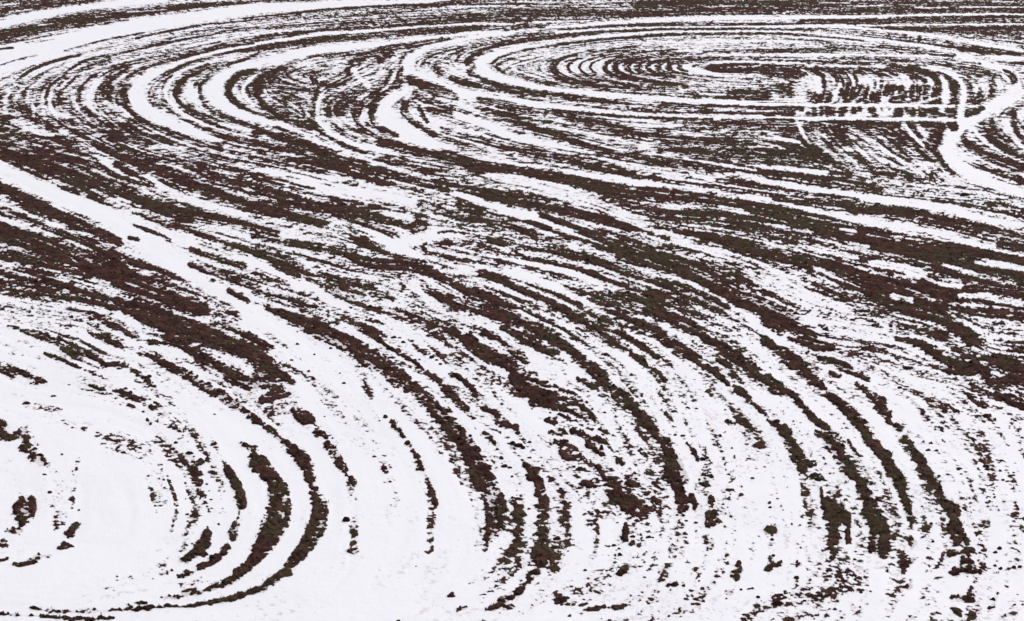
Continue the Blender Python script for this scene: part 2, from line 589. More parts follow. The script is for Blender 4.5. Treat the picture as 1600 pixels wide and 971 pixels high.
92 235,535,6 265,533,8 290,545 310,560,12 340,573,14 375,590,16 400,602,18
88 110,485,5 140,490,8 165,502 190,515 215,526
15 190,500,4 220,518,5 250,530,4
10 320,545,3 345,555,5 375,572,5
90 330,502,6 355,508,9 385,523,8 400,530 415,537 427,543,4
93 218,546,2 240,558,4 262,570,9 287,582,10 315,600,11 340,614,12 365,630,13 390,645 400,655
93 400,653,10 408,660,6 420,670,8 433,680,9 443,690,8 455,700,14 465,710,18 472,720,20 480,738 487,755,12 492,770,14 497,785,17 499,800,18 497,815,17 492,832,18 484,845,16 474,860 462,878,14 450,893,12 440,900,8 428,908,7 412,920,6 395,928,5
92 12,508,3 35,516,6 60,522,7 85,533,8 100,543,9 120,552 130,556,4
92 92,528,4 115,540,5 135,552,6 150,562,7 165,570,5 185,572,6 200,573,4
92 205,578,6 220,586,8 230,596,9 243,603,4
86 138,519,4 160,530,8 185,539,9 192,545,4
60 95,508,4 110,512,4
86 70,553,4 92,562,8 110,570,5 125,577,4
88 -10,570,8 0,575,8 18,583,9
88 12,572,4 30,582,8 47,590,6
90 50,597,4 60,595,8 68,597,4
88 142,602,4 155,607,6 167,610,3
85 178,610,5 195,613,10 208,620,8 225,625,6
84 200,634,4 207,636,6
84 235,636,4 243,638,5
65 255,658,4 270,670,5 287,672,6
80 230,657,4 235,660,5
60 128,582,6 155,585,8
45 15,484,6 45,488,6
30 60,500,8 100,505,6
60 0,548,4 35,555,3
88 -20,655,16 0,665,16 5,678,14 15,685,8
88 25,680,8 38,672,12 43,682,14 40,690,8
88 35,700,8 48,705,14 55,714,16 62,722,12 68,728,8
93 35,783,10 33,795,20 34,808,18 32,815,14
90 48,780,8 52,787,10 46,803
75 75,785,8 80,790,6
88 8,830,4 22,831,12 35,830,6
88 -10,852,6 0,850,6 8,848,8
84 0,878,6 12,875,5
90 22,883,4 35,882,6 48,878,9 62,870,8 80,868,4
88 90,857,4 102,853,10 110,854,4
82 108,835,8 115,826 120,820,4
# circle lower left
93 355,733,8 363,745,10 368,760,12 373,775,13 377,788 375,797,6
85 374,800,3 372,812
92 370,820,6 366,830,12 362,840,8
92 355,856,6 347,864,8 338,874,9 325,883,7 312,887,6
84 324,832,8 318,848,14 310,855,12 300,868 285,877,8
90 315,863,9 318,867
84 250,899,3 268,892,4
90 280,902,4 292,899,8 302,897,4
60 165,922,2 190,915,3 210,911,2 240,905
85 305,728,8 312,722,8
80 302,738,5 315,740,6
85 328,738,8 332,743,6
90 375,900,10 358,911,9 340,917,7 325,922,4 310,925,6 293,928,7 275,933,5 252,935,2
93 395,712,10 402,722,20 415,738 425,752,18 434,765,22 436,780 437,795,24 434,810,28 428,825,29 422,838,25 415,850,22 405,862,20 395,875,14 385,888,12 372,895,10
10 440,803,8 443,806,6
85 378,692,5 390,697,9 397,700,8
86 -20,958,3 0,959,3 30,962,4 60,963,3 95,966 125,969,4 180,966,2
80 45,950,1 75,955,4 110,956,1.5 133,956,3 185,954 205,953,4 222,952,6 245,950,2 262,948,3 290,948,1.5 335,940,5 365,935,6 385,928,4 400,923,5
75 187,944,2 205,946,3 228,943,2
90 428,908,7 412,920,6 395,926,5
# E
92 445,645,4 457,642,8 470,650,16 482,655 490,660,8
90 497,672,10 507,680,8
92 512,693,8 520,702,12 527,712,10 533,718,8
92 525,723,6 535,728,12 540,735,8
84 548,748,5 555,758
80 555,778,4 560,785,5
78 548,853,4 545,862
90 612,662,7 622,672 630,682,5
84 635,693,5
88 645,707,6 652,715
86 655,724,8 657,735,9
84 666,745,4 667,753,5 670,760 674,770,8
84 678,783,6 681,790,4
70 600,727,4 603,738,6
# G
93 420,482,10 445,493,16 475,506,22 500,517,24 525,530,18 550,543,14 570,555,22 590,567,24 610,582 635,600,20 655,617 672,632,18 685,650,16 705,668,20 720,682 732,700,22 743,718,24 748,728,28 755,745 762,760,26 768,775 772,788,28 774,803 774,820,20 770,832 765,840,14
80 762,850,6 758,860,8
86 800,935,6 790,940,7 775,948,6 760,952,4
82 715,953,4 728,949,3
75 702,931,4 708,930
92 555,511,6 570,515,12 588,527,8 600,538,5
90 607,545,4 622,549,6
90 630,557,6 648,567,7 660,577,4
90 668,583,6 680,592,8 688,598,3
90 690,604,5 705,618,9 718,630,7 730,640,5
80 702,642,5 705,646,4
88 757,678,5 768,688,8 772,695,4
92 820,726,8 830,732,16 834,745,18 840,757,14 846,760,8
90 838,774,6 846,776,14 855,785,6
93 842,793,12 850,797,20 852,806,12 843,816,8
90 848,830,14 848,842,12 845,847,8
86 845,853,12 838,862,10
93 835,872,10 843,874,18 850,868,8 862,868,4
90 828,897,4 838,893,8
90 824,904,5 830,905,6
90 800,937,6 806,928 815,923,10 820,915,6
92 800,802,5 812,803,10 820,805,6
78 805,833,8 812,830,4
# H
90 620,482,4 645,488,8 668,500,9 695,510 712,522,10 728,532,8
90 670,523,5 680,523,8 692,527,5
92 735,523,6 740,540,10 755,550,14 770,560,18 785,565 800,572,16
90 800,550,8 812,558,12 822,568,8
84 800,572,12 815,585,10 838,585,6
90 703,586,5 715,588,6 728,598,7 738,607,10 748,620,9 757,625,4
92 755,640,5 772,645,8 780,648,6
92 778,664,6 790,667,9 808,667,6
90 755,524,6 775,530,9 790,540,8 800,547
92 720,480,6 745,487 775,495,12 800,505,18
88 775,480,14 800,485,12
88 782,513,6 800,522,8
75 580,500,5 595,507,6
70 655,545,5 668,553,6 680,560,4
# I
93 790,490,14 815,505,16 840,517,18 865,532 885,545,16 900,560,14 915,573,16 930,583,14 945,598 955,607,10 965,615,16 978,627,12 990,640,14 1005,655,16 1015,668,14 1028,680,12 1040,690 1045,705,14 1050,717,14 1055,738,22 1058,752,24 1060,762,14
92 1062,722,8 1070,740,10 1073,752,8
93 1060,768,8 1065,780,20 1068,792,18 1065,797,10
88 1080,775,8 1085,792,7
92 795,517,10 825,532,12 850,548,10 870,552,9
70 815,580,10 830,600,22 850,615,30 870,622 890,632 905,640,24 920,650,20
93 820,612,14 840,616,18 870,620,10
92 830,632,8 860,637,10 880,640,8
90 800,590,12 812,600,12
90 903,595,5 920,600,8 930,606
88 908,636,8 920,648 928,657,5
92 855,658,5 865,660,9
88 875,648,6 890,655
84 860,677,5 880,678,8
90 895,675,8 915,683,10 930,690,12 945,690,10
92 868,690,6 885,695,10 900,702,6
88 875,705,6 890,707,6
92 918,697,6 935,707,10 945,712,6
88 880,715,6 905,714
84 937,673,6 945,680,8
90 912,752,4 922,757,10 932,760,4
92 935,730,5 942,742,6 950,755,12 965,762
92 950,770,8 960,777,14 975,785,16 990,787,14 1000,788,6
88 975,795,8 985,794
84 965,722,6 973,726
84 985,757,8 995,758,6
84 1022,780,8 1022,790 1020,798,5
92 977,818,4 977,832,8 975,838,10 968,838,4
78 985,850,8 988,848,6
92 970,897,6 977,889,8
82 870,941,5 880,937 887,934,3
72 920,952,3 945,948
80 958,949,3 978,946
# K
93 868,482,8 890,493,10 905,505 925,517 940,525,12 960,536,10 978,542,8
88 985,548,5 1000,560,10 1010,570,6
88 1020,575,4 1030,583,5 1040,594,4
84 905,485,6 930,498 955,510
92 958,518,5 975,522,8 988,531,6 1005,542 1020,553 1028,559,5
70 1017,620,4 1022,626,3
80 1035,643,4 1050,657
92 1075,695,5 1083,705,7 1090,716,6
70 1000,705,5 1010,715
62 1098,752,12 1103,760,8
90 1105,805,8 1112,808,14 1108,818,12 1118,815,8
84 1112,785,8 1112,780,6
86 1105,846,8 1112,848,10 1108,858,6
92 1155,882,6 1155,890,9 1148,898,14 1150,905,8
88 1135,926,6 1143,927,8
88 1048,914,8 1056,913
# L
93 945,482,8 965,490,12 985,500,14 1005,508,16 1025,513,12 1040,518,8
92 1030,522,8 1045,533,10 1060,541,8 1075,555,10 1090,563
90 1102,574,6 1118,582,9 1130,593,7 1138,600,5
84 1120,562,4 1140,572,6
84 1140,582,5 1152,590 1160,598,4
84 1103,612,4 1110,617,5
84 1135,661,4 1148,662,5
84 1163,658,5 1170,665
88 1180,698,4 1190,697,8
92 1198,828,8 1210,830,10
92 1198,890,8 1205,888,8 1215,883 1220,880,4
# M
93 1010,484,8 1035,491,9 1060,502,11 1080,512 1095,520,8
93 1100,527,8 1120,535,10 1140,548,12 1155,559,11 1165,568,10 1180,580,18 1195,594,14 1202,600,10
93 1150,606,8 1160,613,12 1170,622,9
80 1170,630,3 1185,640,4 1197,650,6
92 1200,588,10 1212,597,7 1222,603,4
93 1207,610,8 1220,612,10 1235,615,9 1245,625,11 1254,635,5
92 1260,643,7 1272,655,9 1285,664 1295,668,4
93 1275,678,6 1290,685,16 1300,697,18 1308,708 1318,722 1325,735,16 1335,745,14 1345,755,12 1350,768,22 1358,785,24 1362,800,22 1368,815,24 1373,830 1374,845,26 1375,857,28 1376,866,20
84 1368,887,4 1382,887,5 1385,891,4
# N
93 1200,655,5 1210,665,7 1220,675,8 1230,688,12 1238,702,14 1245,715,18 1255,735,12
86 1228,668,8 1235,676
84 1262,727,8 1272,727,8
92 1272,746,8 1280,748,10
80 1283,765,4 1285,777,5
93 1290,785,12 1296,795,18 1300,808,20 1305,815,16
88 1315,800,8 1320,810,14 1325,817,8
90 1298,825,14 1303,838,18 1300,848,12 1297,853,10
80 1323,828,6 1325,845
76 1302,862,10 1300,872,6
# O
93 1195,532,12 1210,543,14 1225,553 1240,565 1255,578,12 1268,590,10 1280,600,9 1290,606,4
93 1293,618,7 1305,626,10 1317,637,12 1330,650,13 1342,663,14 1350,672,12 1357,685 1367,697,14 1376,708,12 1384,716,12 1388,724,14 1394,738,16 1402,752 1410,770,12 1417,785,11 1420,797,8 1422,803,4
88 1423,811,5 1424,822,7
92 1425,845,8 1428,850,12 1424,858,6
92 1428,876,12 1420,880,10 1412,882,6
92 1424,908,6 1421,917,8 1420,920,6
# P
92 1205,492,12 1225,503 1240,512,14 1260,518,8 1272,520,4
88 1200,500,18 1220,512,14
88 1235,528,7 1260,533,14 1280,540 1300,543,6
88 1280,558,6 1305,565,12 1318,572 1328,577,8
84 1298,580,5 1312,585,6
92 1332,583,4 1345,585,9 1355,592,8
92 1338,600,5 1350,610,8
92 1355,618,6 1365,622,12 1380,628,8
92 1370,637,8 1380,643,12 1388,648,9 1388,657,8
88 1400,665,5 1407,668,8
92 1415,686,8 1423,695,12 1432,708 1440,720 1447,735,9 1455,745,10
92 1462,752,14 1467,765,8 1470,772,6
93 1473,782,8 1480,792,12 1492,797,14 1493,810,16 1490,822 1495,835,22 1500,842,20 1505,846,16
90 1485,865,8 1500,862 1520,860,6
80 1505,876,6 1515,878,4
88 1487,896,10 1502,890 1517,890,8 1530,893,5
93 1490,934,10 1500,935,14 1512,938,8 1522,938,4
88 1490,950,8 1495,957 1500,962,5
88 1560,928,5 1555,937,8 1552,947 1545,955,4
88 1598,828,8 1620,832,8
# right mass
99 1390,480,6 1430,488,10 1460,495,14 1480,505,16 1500,517,18 1520,530 1515,540,8
99 1440,515,10 1460,520,14 1480,525
80 1340,488,8 1380,490,10 1400,505 1430,512,8
78 1355,500,6 1375,510,6
93 1402,530,6 1415,533,10 1440,540,12 1460,552 1475,562 1500,570 1520,572 1540,580
90 1475,581,4 1500,584,6 1520,583
93 1540,558,8 1560,565,14 1580,573,16 1640,585,14
92 1540,593,12 1560,602,14 1580,595,12 1640,590,14
92 1505,558,8 1520,556
92 1555,615,4 1575,622,10 1590,630,12 1640,645
90 1575,548,4 1590,548,8 1640,552
86 1475,538,3 1500,548,5
80 1515,618,8 1530,632 1540,636,6
84 1540,650,5 1555,655,6
78 1570,665,8 1580,680 1590,695 1600,708 1610,720
92 1550,487,12 1580,488 1640,492,10
88 1500,482,10 1520,488,8
86 1555,508,8 1568,510
84 1350,541,5 1370,543 1385,549
86 1280,507,4 1292,513,5
80 1398,560,3 1410,567
86 1485,637,3 1498,647,4
30 1560,520,20
F 960,700 985,760 985,820 975,880 940,930 870,962
F 1010,700 1028,760 1030,830 1018,890 985,935
F 1040,690 1065,760 1068,830 1060,880 1030,930
F 1090,730 1112,800 1108,860 1090,910
F 1150,760 1158,860 1152,910 1130,950
F 1195,760 1206,860 1205,900 1190,945
F 1250,790 1256,860 1250,930
F 1300,780 1303,860 1290,940
F 1375,860 1378,900 1370,950
F 1425,850 1420,925 1400,965
F 1500,850 1502,900 1495,965
F 1563,820 1563,880 1550,962
F 100,660 200,665 280,720 320,790 290,860 200,905 100,920
F 60,620 180,640 270,690
d30 1028,765,10 1030,830 1022,880
d22 1000,800,12 1003,850
d26 940,800,10 948,850
d30 1140,770,10 1146,830 1150,870
d24 1085,800,8 1088,850
d22 1130,820,8 1136,880
d30 1250,800,8 1252,850 1248,880
d24 1222,770,8 1228,830
d35 1505,880,34 1502,925,30
d28 1530,830,14 1535,890
d30 1560,870,10 1560,925
d22 1590,790,14 1595,850
d30 1290,900,12 1330,905 1340,910
d24 1450,820,22 1455,850
d30 1460,905,6 1530,893
d26 1100,705,12 1112,745
d26 1150,640,10 1170,690
d24 1065,620,10 1085,660
d26 1030,600,14 1050,640
d24 1570,720,12 1585,760
d24 1470,665,14 1500,700
d24 250,640,12 290,690
d26 180,680,12 230,700,12
d20 150,680,8 185,690
d24 270,660,8 300,715 310,745
d26 100,660,8 130,668
d22 66,745,7 76,800,7
d18 300,760,10 330,800
d16 262,745,5 275,790,5 268,830
d16 285,740,5 300,780,5
d14 232,760,4 245,800
d26 90,640,10 40,632
d20 120,720,8 110,790
d24 330,690,10 350,725
d20 560,570,10 580,620
d18 440,570,10 520,600
d24 845,740,6 850,800 852,850
d30 800,760,16 815,830,16 800,860
d24 900,750,8 935,800 930,850
d20 865,850,8 862,890
d22 830,905,24 790,945,16
d20 1180,940,12 1260,930
d24 1210,935,14 1300,925 1350,925
d26 880,945,8 960,950
d34 890,560,5 930,610,5 965,660 985,700
d34 1000,610,5 1020,650 1035,690
d30 1080,590,5 1120,650 1150,720 1160,780
d30 1040,560,5 1075,610 1100,670
d34 1180,640,5 1215,710 1235,780 1240,850
d30 1230,640,4 1262,700 1280,750
d34 1320,680,4 1345,720
d32 1400,700,5 1440,790 1452,860
d30 1440,640,5 1480,700 1510,770 1525,840
d30 1500,650,5 1540,730 1560,800
d34 700,550,5 750,600 790,650 820,700
d34 760,600,5 800,660 835,720 856,780
d30 660,540,5 700,580
d30 875,760,5 895,800 890,850 870,900
d34 1010,790,5 1012,850 1000,890
d32 1130,720,5 1140,780 1145,850
d30 200,600,4 260,640 310,690 335,740
d30 150,590,4 220,620
d17 210,590,14 270,640 320,700 345,760,12 350,800
d15 250,690,22 300,740 312,800,16 290,840
d14 130,600,22 200,625 260,665
d12 170,700,26 230,720 250,780
d14 300,850,12 240,895 160,925
d12 60,690,18 90,760 90,820
d15 470,640,12 520,690 548,760 552,860
d13 560,650,14 600,720 615,790
d12 640,700,10 672,780 670,860
d11 420,530,22 500,600 560,690
d14 330,900,10 280,915
"""
CLODS = """
70,741,8 78,768,9 123,796,6 1213,658,13 1405,605,9 1453,569,7 1418,574,11 1508,304,14 914,891,8 1228,927,9 1213,943,16 1222,943,9 1275,937,10 1282,938,6 1257,939,7 1313,923,10 1345,926,8 1245,903,10 1305,952,8 1313,955,6 870,841,12 867,856,8 827,691,9 827,715,9 740,655,8 777,702,9 783,716,10 801,692,12 810,696,15 817,700,9 907,732,14 897,729,7 982,746,10 925,803,9 988,838,8 1013,839,9 1020,840,6 950,853,9 959,852,8 967,857,9 968,867,9 948,892,7 957,893,6 954,901,6 1068,915,9 1098,920,8 1092,908,6 1130,788,7 1138,766,8 1176,748,7 1062,816,9 1072,813,7 1087,816,7 1058,804,8 1068,805,8 1158,922,7 1170,921,7 1176,920,7 1135,936,5 1184,934,7 826,795,8 800,744,8 788,728,10 797,730,8 718,738,6 622,969,8 779,898,5 650,885,4 1563,735,7 1567,750,7 1574,752,7 1546,784,5 1563,888,10 1584,886,7 1593,885,10 1562,857,9 1555,863,8 1585,945,6 1598,945,6 1590,929,4 1399,858,5 1337,861,7 1336,874,8 1250,820,6 1215,780,5 1316,790,8 1371,778,5 1442,839,5 1458,846,8 1455,818,7 41,628,11 84,617,8 97,710,6 108,600,6 296,707,11 303,712,6 275,690,9 335,645,6 456,562,6 517,543,6 491,553,5 482,579,6 490,590,8 531,582,5 537,597,7 465,537,6 528,647,5 507,649,5 585,713,6 593,657,6 602,651,9 630,534,8 643,533,6 664,553,8 671,552,6 674,558,9 682,562,8 688,569,8 615,526,10 624,527,6 758,578,7 780,588,9 768,591,6 1293,523,9 323,756,6 327,767,4 330,781,5 342,820,6 290,780,4 293,804,7 299,799,4 183,902,5 1450,703,8 1463,704,7 1455,692,8 1345,713,9 1088,638,6 1133,640,6 1125,681,8 1055,680,7 1067,681,9 1206,606,6 1202,786,9 1203,793,6 1207,842,8 1208,868,8 1206,878,7 945,645,6
"""

# share of bare soil (percent) before the bands are laid in: 20 x 16 cells over the field
BASE = """
40 35 30 30 30 35 40 45 50 50 55 55 60 55 55 55 60 60 60 60
12 18 28 45 40 30 40 40 40 35 40 45 40 40 35 40 50 45 55 50
50 50 45 60 45 55 60 50 30 45 55 55 50 50 45 45 55 60 55 25
85 80 70 60 55 60 55 45 30 35 55 60 58 60 65 75 75 70 45 60
40 65 80 70 60 45 45 45 42 45 45 55 55 50 50 48 45 45 40 40
50 45 25 40 60 45 40 32 35 45 35 40 55 55 55 55 60 58 50 50
70 60 35 25 35 35 35 35 30 32 42 40 42 50 55 55 65 70 70 65
50 50 45 40 30 35 32 30 35 35 35 45 45 52 50 42 60 80 78 65
14 18 25 40 35 30 38 28 25 28 30 32 36 38 38 25 25 38 40 35
8 9 9 14 30 12 12 20 18 22 22 18 18 20 22 14 14 14 25 30
3 3 5 5 5 12 3 12 16 18 15 18 12 10 12 12 10 7 14 25
4 3 2 3 4 4 3 8 14 12 12 18 14 9 8 8 8 7 8 14
5 4 2 3 4 3 3 5 12 9 12 18 16 10 6 7 9 7 9 4
4 3 2 3 4 3 2 3 9 10 10 12 14 12 8 6 10 7 12 8
3 3 2 3 4 3 2 3 5 8 7 7 9 8 9 8 9 8 12 8
4 4 3 3 3 2 2 2 4 5 6 6 6 6 8 8 8 6 10 8
"""
B = np.array([[float(v) for v in r.split()] for r in BASE.strip().split('\n')])
bx = np.clip((PX - 40) / 80.0, 0, 18.999); by = np.clip((PY - 30) / 60.7, 0, 14.999)
ix, iy = bx.astype(int), by.astype(int)
fx, fy = bx - ix, by - iy
B[9:] *= 0.8
B[12:, 11:] *= 1.25
D = (B[iy, ix] * (1 - fx) + B[iy, ix + 1] * fx) * (1 - fy) + (B[iy + 1, ix] * (1 - fx) + B[iy + 1, ix + 1] * fx) * fy

def rings():
    """concentric drill rows round the turning point"""
    R = []
    for xl, w in ((865, 10), (887, 4), (905, 3), (922, 3), (945, 7), (961, 9), (979, 9), (996, 8), (1012, 6),
                  (1028, 9), (1045, 8), (1062, 7), (1083, 4)):
        a = 1150 - xl
        pts = []
        for k in range(-7, 8):
            t = math.radians(k * 9.5)
            hh = a * (0.13 if k > 0 else 0.145)
            c2 = math.cos(t) ** 6
            ww = w * c2 + 1.3 * (1 - c2)
            pts.append((1150 - a * math.cos(t), 105.5 - hh * math.sin(t), ww))
        o = random.uniform(-1.5, 1.5)
        R.append((74, [(x, y, max(1.4, v - .2)) for x, y, v in pts]))
        R.append((88, pts[3 + random.choice((0, 1)):12 - random.choice((0, 1))]))
        gap = [(x + w * .5 + 2.6 + o * .5, y + o * .3, max(1.2, (4.0 if w > 6 else 2.6) - 0.9 * abs(k - 7))) for k, (x, y, _) in enumerate(pts) if abs(k - 7) < 4]
        R.append((random.choice((12, 18, 26)), gap))
    return R
def strip():
    R = [(5, [(1235, 176, 15), (1500, 176, 15)]), (70, [(1190, 175, 9), (1232, 175, 9)])]
    for x, w, y0, y1 in ((1237, 8, 171, 180), (1252, 6, 170, 172), (1262, 4, 177, 179), (1272, 6, 170, 181), (1283, 5, 170, 172),
                         (1283, 5, 178, 180), (1297, 14, 169, 182), (1316, 10, 171, 173), (1314, 8, 179, 181), (1334, 7, 171, 174),
                         (1343, 5, 169.5, 170.5), (1363, 9, 170, 175), (1366, 6, 179, 182), (1378, 4, 170, 172), (1389, 4, 169, 171),
                         (1403, 11, 170, 178), (1401, 8, 179, 182), (1420, 9, 170, 172), (1426, 7, 172, 182), (1442, 13, 172, 180), (1458, 12, 172, 180)):
        R.append((92, [(x, y0, w + 1), (x + .5, y1, w + 1)]))
    return R
STROKES, FLOW, ACROSS_ROWS, CRUMBS = [], [], set(), set()
for line in DATA.strip().split('\n'):
    if line.startswith('#'):
        continue
    if line == 'RINGS':
        STROKES += rings(); continue
    if line == 'STRIP':
        STROKES += strip(); continue
    if line == 'TRACKS':
        STROKES += [(3, [(1236, 163.5, 5.5), (1300, 164, 5.5), (1400, 165, 5.5), (1490, 166, 5.5)]),
                    (3, [(1000, 181, 7), (1100, 184.5, 5.5), (1200, 186, 5), (1400, 186.5, 5), (1488, 187.5, 7)])]
        continue
    p = line.split()
    pts, w = [], 4.0
    for q in p[1:]:
        q = [float(v) for v in q.split(',')]
        if len(q) > 2:
            w = q[2]
        pts.append((q[0], q[1], w))
    if p[0] == 'F':                       # a row direction only, nothing laid down
        FLOW.append(pts); continue
    STROKES.append((float(p[0].lstrip('nd')), pts))
    if p[0][0] == 'd':                    # crumbs only: never thins a soil strip it crosses
        CRUMBS.add(len(STROKES) - 1)
    if p[0][0] == 'n':                    # not along the rows
        ACROSS_ROWS.add(len(STROKES) - 1)

def smooth_line(pts):
    if len(pts) < 3:
        return pts
    P = np.array([pts[0]] + pts + [pts[-1]], float)
    o = []
    for i in range(1, len(P) - 2):
        n = max(1, int(np.hypot(*(P[i + 1, :2] - P[i, :2])) / 12))
        for k in range(n):
            t = k / n
            a, b, c, d = P[i - 1], P[i], P[i + 1], P[i + 2]
            q = 0.5 * (2 * b + (c - a) * t + (2 * a - 5 * b + 4 * c - d) * t * t + (3 * b - a - 3 * c + d) * t ** 3)
            q[2] = max(1.2, b[2] + (c[2] - b[2]) * t)
            o.append(tuple(q))
    o.append(pts[-1])
    return o

# ragged strip edges: the survey points are nudged before the distance is measured
jit = (noise(GX, GY, 0.22, 31) - 0.5) * 5 + (noise(GX, GY, 0.12, 33) - 0.5) * 5 + (noise(GX, GY, 0.7, 32) - 0.5) * 5
flow = []
for ks, (dv, raw) in enumerate(STROKES):
    pts = smooth_line(raw)
    if len(pts) == 1:
        pts = pts + [(pts[0][0] + 1, pts[0][1], pts[0][2])]
    A = np.array(pts)
    if dv > 80:
        A[:, 2] *= 1 - 0.14 * np.clip((A[:, 1] - 560) / 150, 0, 1) * np.clip(A[:, 2] / 14, 0, 1)
    wm = A[:, 2].max()
    pad = wm * 0.9 + 9
    i0 = max(0, int(col(A[:, 0].min() - pad))); i1 = min(NX, int(col(A[:, 0].max() + pad)) + 2)
    j0 = max(0, int(row(A[:, 1].min() - pad))); j1 = min(NY, int(row(A[:, 1].max() + pad)) + 2)
    if i1 <= i0 or j1 <= j0:
        continue
    x, y = PX[j0:j1, i0:i1], PY[j0:j1, i0:i1]
    best = np.full(x.shape, 1e9)          # distance beyond the local half width
    wloc = np.full(x.shape, 4.0)
    for a, b in zip(A[:-1], A[1:]):
        c0 = max(0, int(col(min(a[0], b[0]) - pad)) - i0); c1 = int(col(max(a[0], b[0]) + pad)) + 2 - i0
        r0 = max(0, int(row(min(a[1], b[1]) - pad)) - j0); r1 = int(row(max(a[1], b[1]) + pad)) + 2 - j0
        if c1 <= 0 or r1 <= 0:
            continue
        xs, ys = x[r0:r1, c0:c1], y[r0:r1, c0:c1]
        dx, dy = b[0] - a[0], b[1] - a[1]
        L2 = dx * dx + dy * dy + 1e-9
        t = np.clip(((xs - a[0]) * dx + (ys - a[1]) * dy) / L2, 0, 1)
        w = a[2] + (b[2] - a[2]) * t
        d = np.hypot(xs - a[0] - t * dx, ys - a[1] - t * dy) - w / 2
        s = best[r0:r1, c0:c1]
        k = d < s
        s[k] = d[k]
        wloc[r0:r1, c0:c1][k] = w[k]
    e = 0.5 + np.minimum(wloc * 0.24, 5.0)
    j = jit[j0:j1, i0:i1] * np.clip(wloc / 14, 0.35, 1.0) * np.clip((y - 40) / 400, 0.2, 1.0)
    if dv > 50:
        al = sstep(-(best + j), -1.45 * e, 0.55 * e)
    else:
        al = sstep(-(best + j), -e, e)
    if 30 < dv < 80:
        al *= 0.9
    sub = D[j0:j1, i0:i1]
    if dv > 80 and wm > 4:
        hl = sstep(-best, -(4 + 0.35 * wloc), 0) * np.clip((y - 300) / 250, 0, 1)
        np.maximum(sub, 26 * hl, out=sub)
    sub += (np.maximum(dv - sub, 0) if ks in CRUMBS else dv - sub) * al
    ln = np.hypot(A[-1, 0] - A[0, 0], A[-1, 1] - A[0, 1])
    if ks in ACROSS_ROWS:
        continue
    if (ln > 24 and dv > 70) or ln > 40 or (ln > 12 and A[0, 1] < 130):
        flow.append(A)

# ------------------------------------------------------------------ direction of the drill rows
flow += [np.array(smooth_line(p)) for p in FLOW] * 3
C = 8
cw, ch = int(2000 / C) + 1, int(1078 / C) + 1
T = np.zeros((3, ch, cw))
for A in flow:
    for a, b in zip(A[:-1], A[1:]):
        n = max(1, int(np.hypot(b[0] - a[0], b[1] - a[1]) / 4))
        ax, ay = ground(a[0], a[1]); bx_, by_ = ground(b[0], b[1])
        th = math.atan2(by_ - ay, bx_ - ax)
        for k in range(n):
            f = (k + .5) / n
            i = int((a[0] + (b[0] - a[0]) * f + 200) / C); j = int((a[1] + (b[1] - a[1]) * f + 24) / C)
            if 0 <= i < cw and 0 <= j < ch:
                T[:, j, i] += (math.cos(2 * th), math.sin(2 * th), 1)
def blur(a, s, sy):
    def one(a, s, ax):
        r = int(3 * s) + 1
        k = np.exp(-0.5 * (np.arange(-r, r + 1) / s) ** 2); k /= k.sum()
        return np.apply_along_axis(lambda v: np.convolve(np.pad(v, r, mode='edge'), k, mode='valid'), ax, a)
    return one(one(a, s, 1), sy, 0)
F = np.zeros((2, ch, cw))
for s, wt in ((1.9, 1.0), (4.0, 0.2), (9, 0.012), (25, 0.001)):
    F += wt * np.array([blur(T[k], s, s * 0.6) for k in (0, 1)])
ang = 0.5 * np.arctan2(F[1], F[0])
def direction(px, py):
    i = np.clip(((px + 200) / C).astype(int), 0, cw - 1); j = np.clip(((py + 24) / C).astype(int), 0, ch - 1)
    a = ang[j, i]
    return np.cos(a), np.sin(a)

# noise drawn out along the rows (line integral)
far = np.hypot(GX, GY + 0) / 48.0
src = 0.5 * noise(GX, GY, 0.24, 3) + 0.5 * noise(GX, GY, 0.13, 4)
src2 = 0.6 * noise(GX, GY, 0.36, 5) + 0.4 * noise(GX, GY, 0.22, 6)
def draw_out(src, half, ds):
    acc = src.copy(); tot = 1.0
    for sg in (1, -1):
        X, Y = GX.copy(), GY.copy()
        px, py = PX, PY
        lx = ly = None
        for k in range(half):
            c, s = direction(px, py)
            if lx is None:
                c, s = c * sg, s * sg
            else:
                f = np.where(c * lx + s * ly < 0, -1.0, 1.0)
                c, s = c * f, s * f
            lx, ly = c, s
            X = X + c * ds * far; Y = Y + s * ds * far
            px, py = survey(X, Y)
            i = np.clip((col(px) + .5).astype(int), 0, NX - 1); j = np.clip((row(py) + .5).astype(int), 0, NY - 1)
            w = 1 - (k + 1) / (half + 1)
            acc += src[j, i] * w; tot += w
    return acc / tot
def norm(a):
    return (a - a.mean()) / a.std()
streak = norm(draw_out(src, 12, 0.10))
broad = norm(draw_out(src2, 16, 0.22))
clod = norm(0.18 * noise(GX, GY, 0.36, 11) + 0.6 * noise(GX, GY, 0.18, 12) + 0.7 * noise(GX, GY, 0.11, 13))
fine = norm(noise(GX, GY, 0.09, 14) + noise(GX, GY, 0.055, 15))
mix = np.clip((PY - 200) / 500, 0, 1)
crumb = norm(0.6 * noise(GX, GY, 0.42, 16) + 0.6 * noise(GX, GY, 0.26, 17))
N = equalise(norm(streak * (0.62 - 0.17 * mix) + broad * (0.42 + 0.1 * mix) + crumb * 0.5 * (1 - mix) + clod * (0.2 + 0.42 * mix) + fine * (0.25 + 0.25 * mix)))

# the drill rows round the turning point are crisper than the rest
ell = np.hypot((PX - 1010) / 190, (PY - 106) / 48)
N = 0.5 + (N - 0.5) * (1 - 0.15 * (1 - sstep(ell, 0.7, 1.1)))

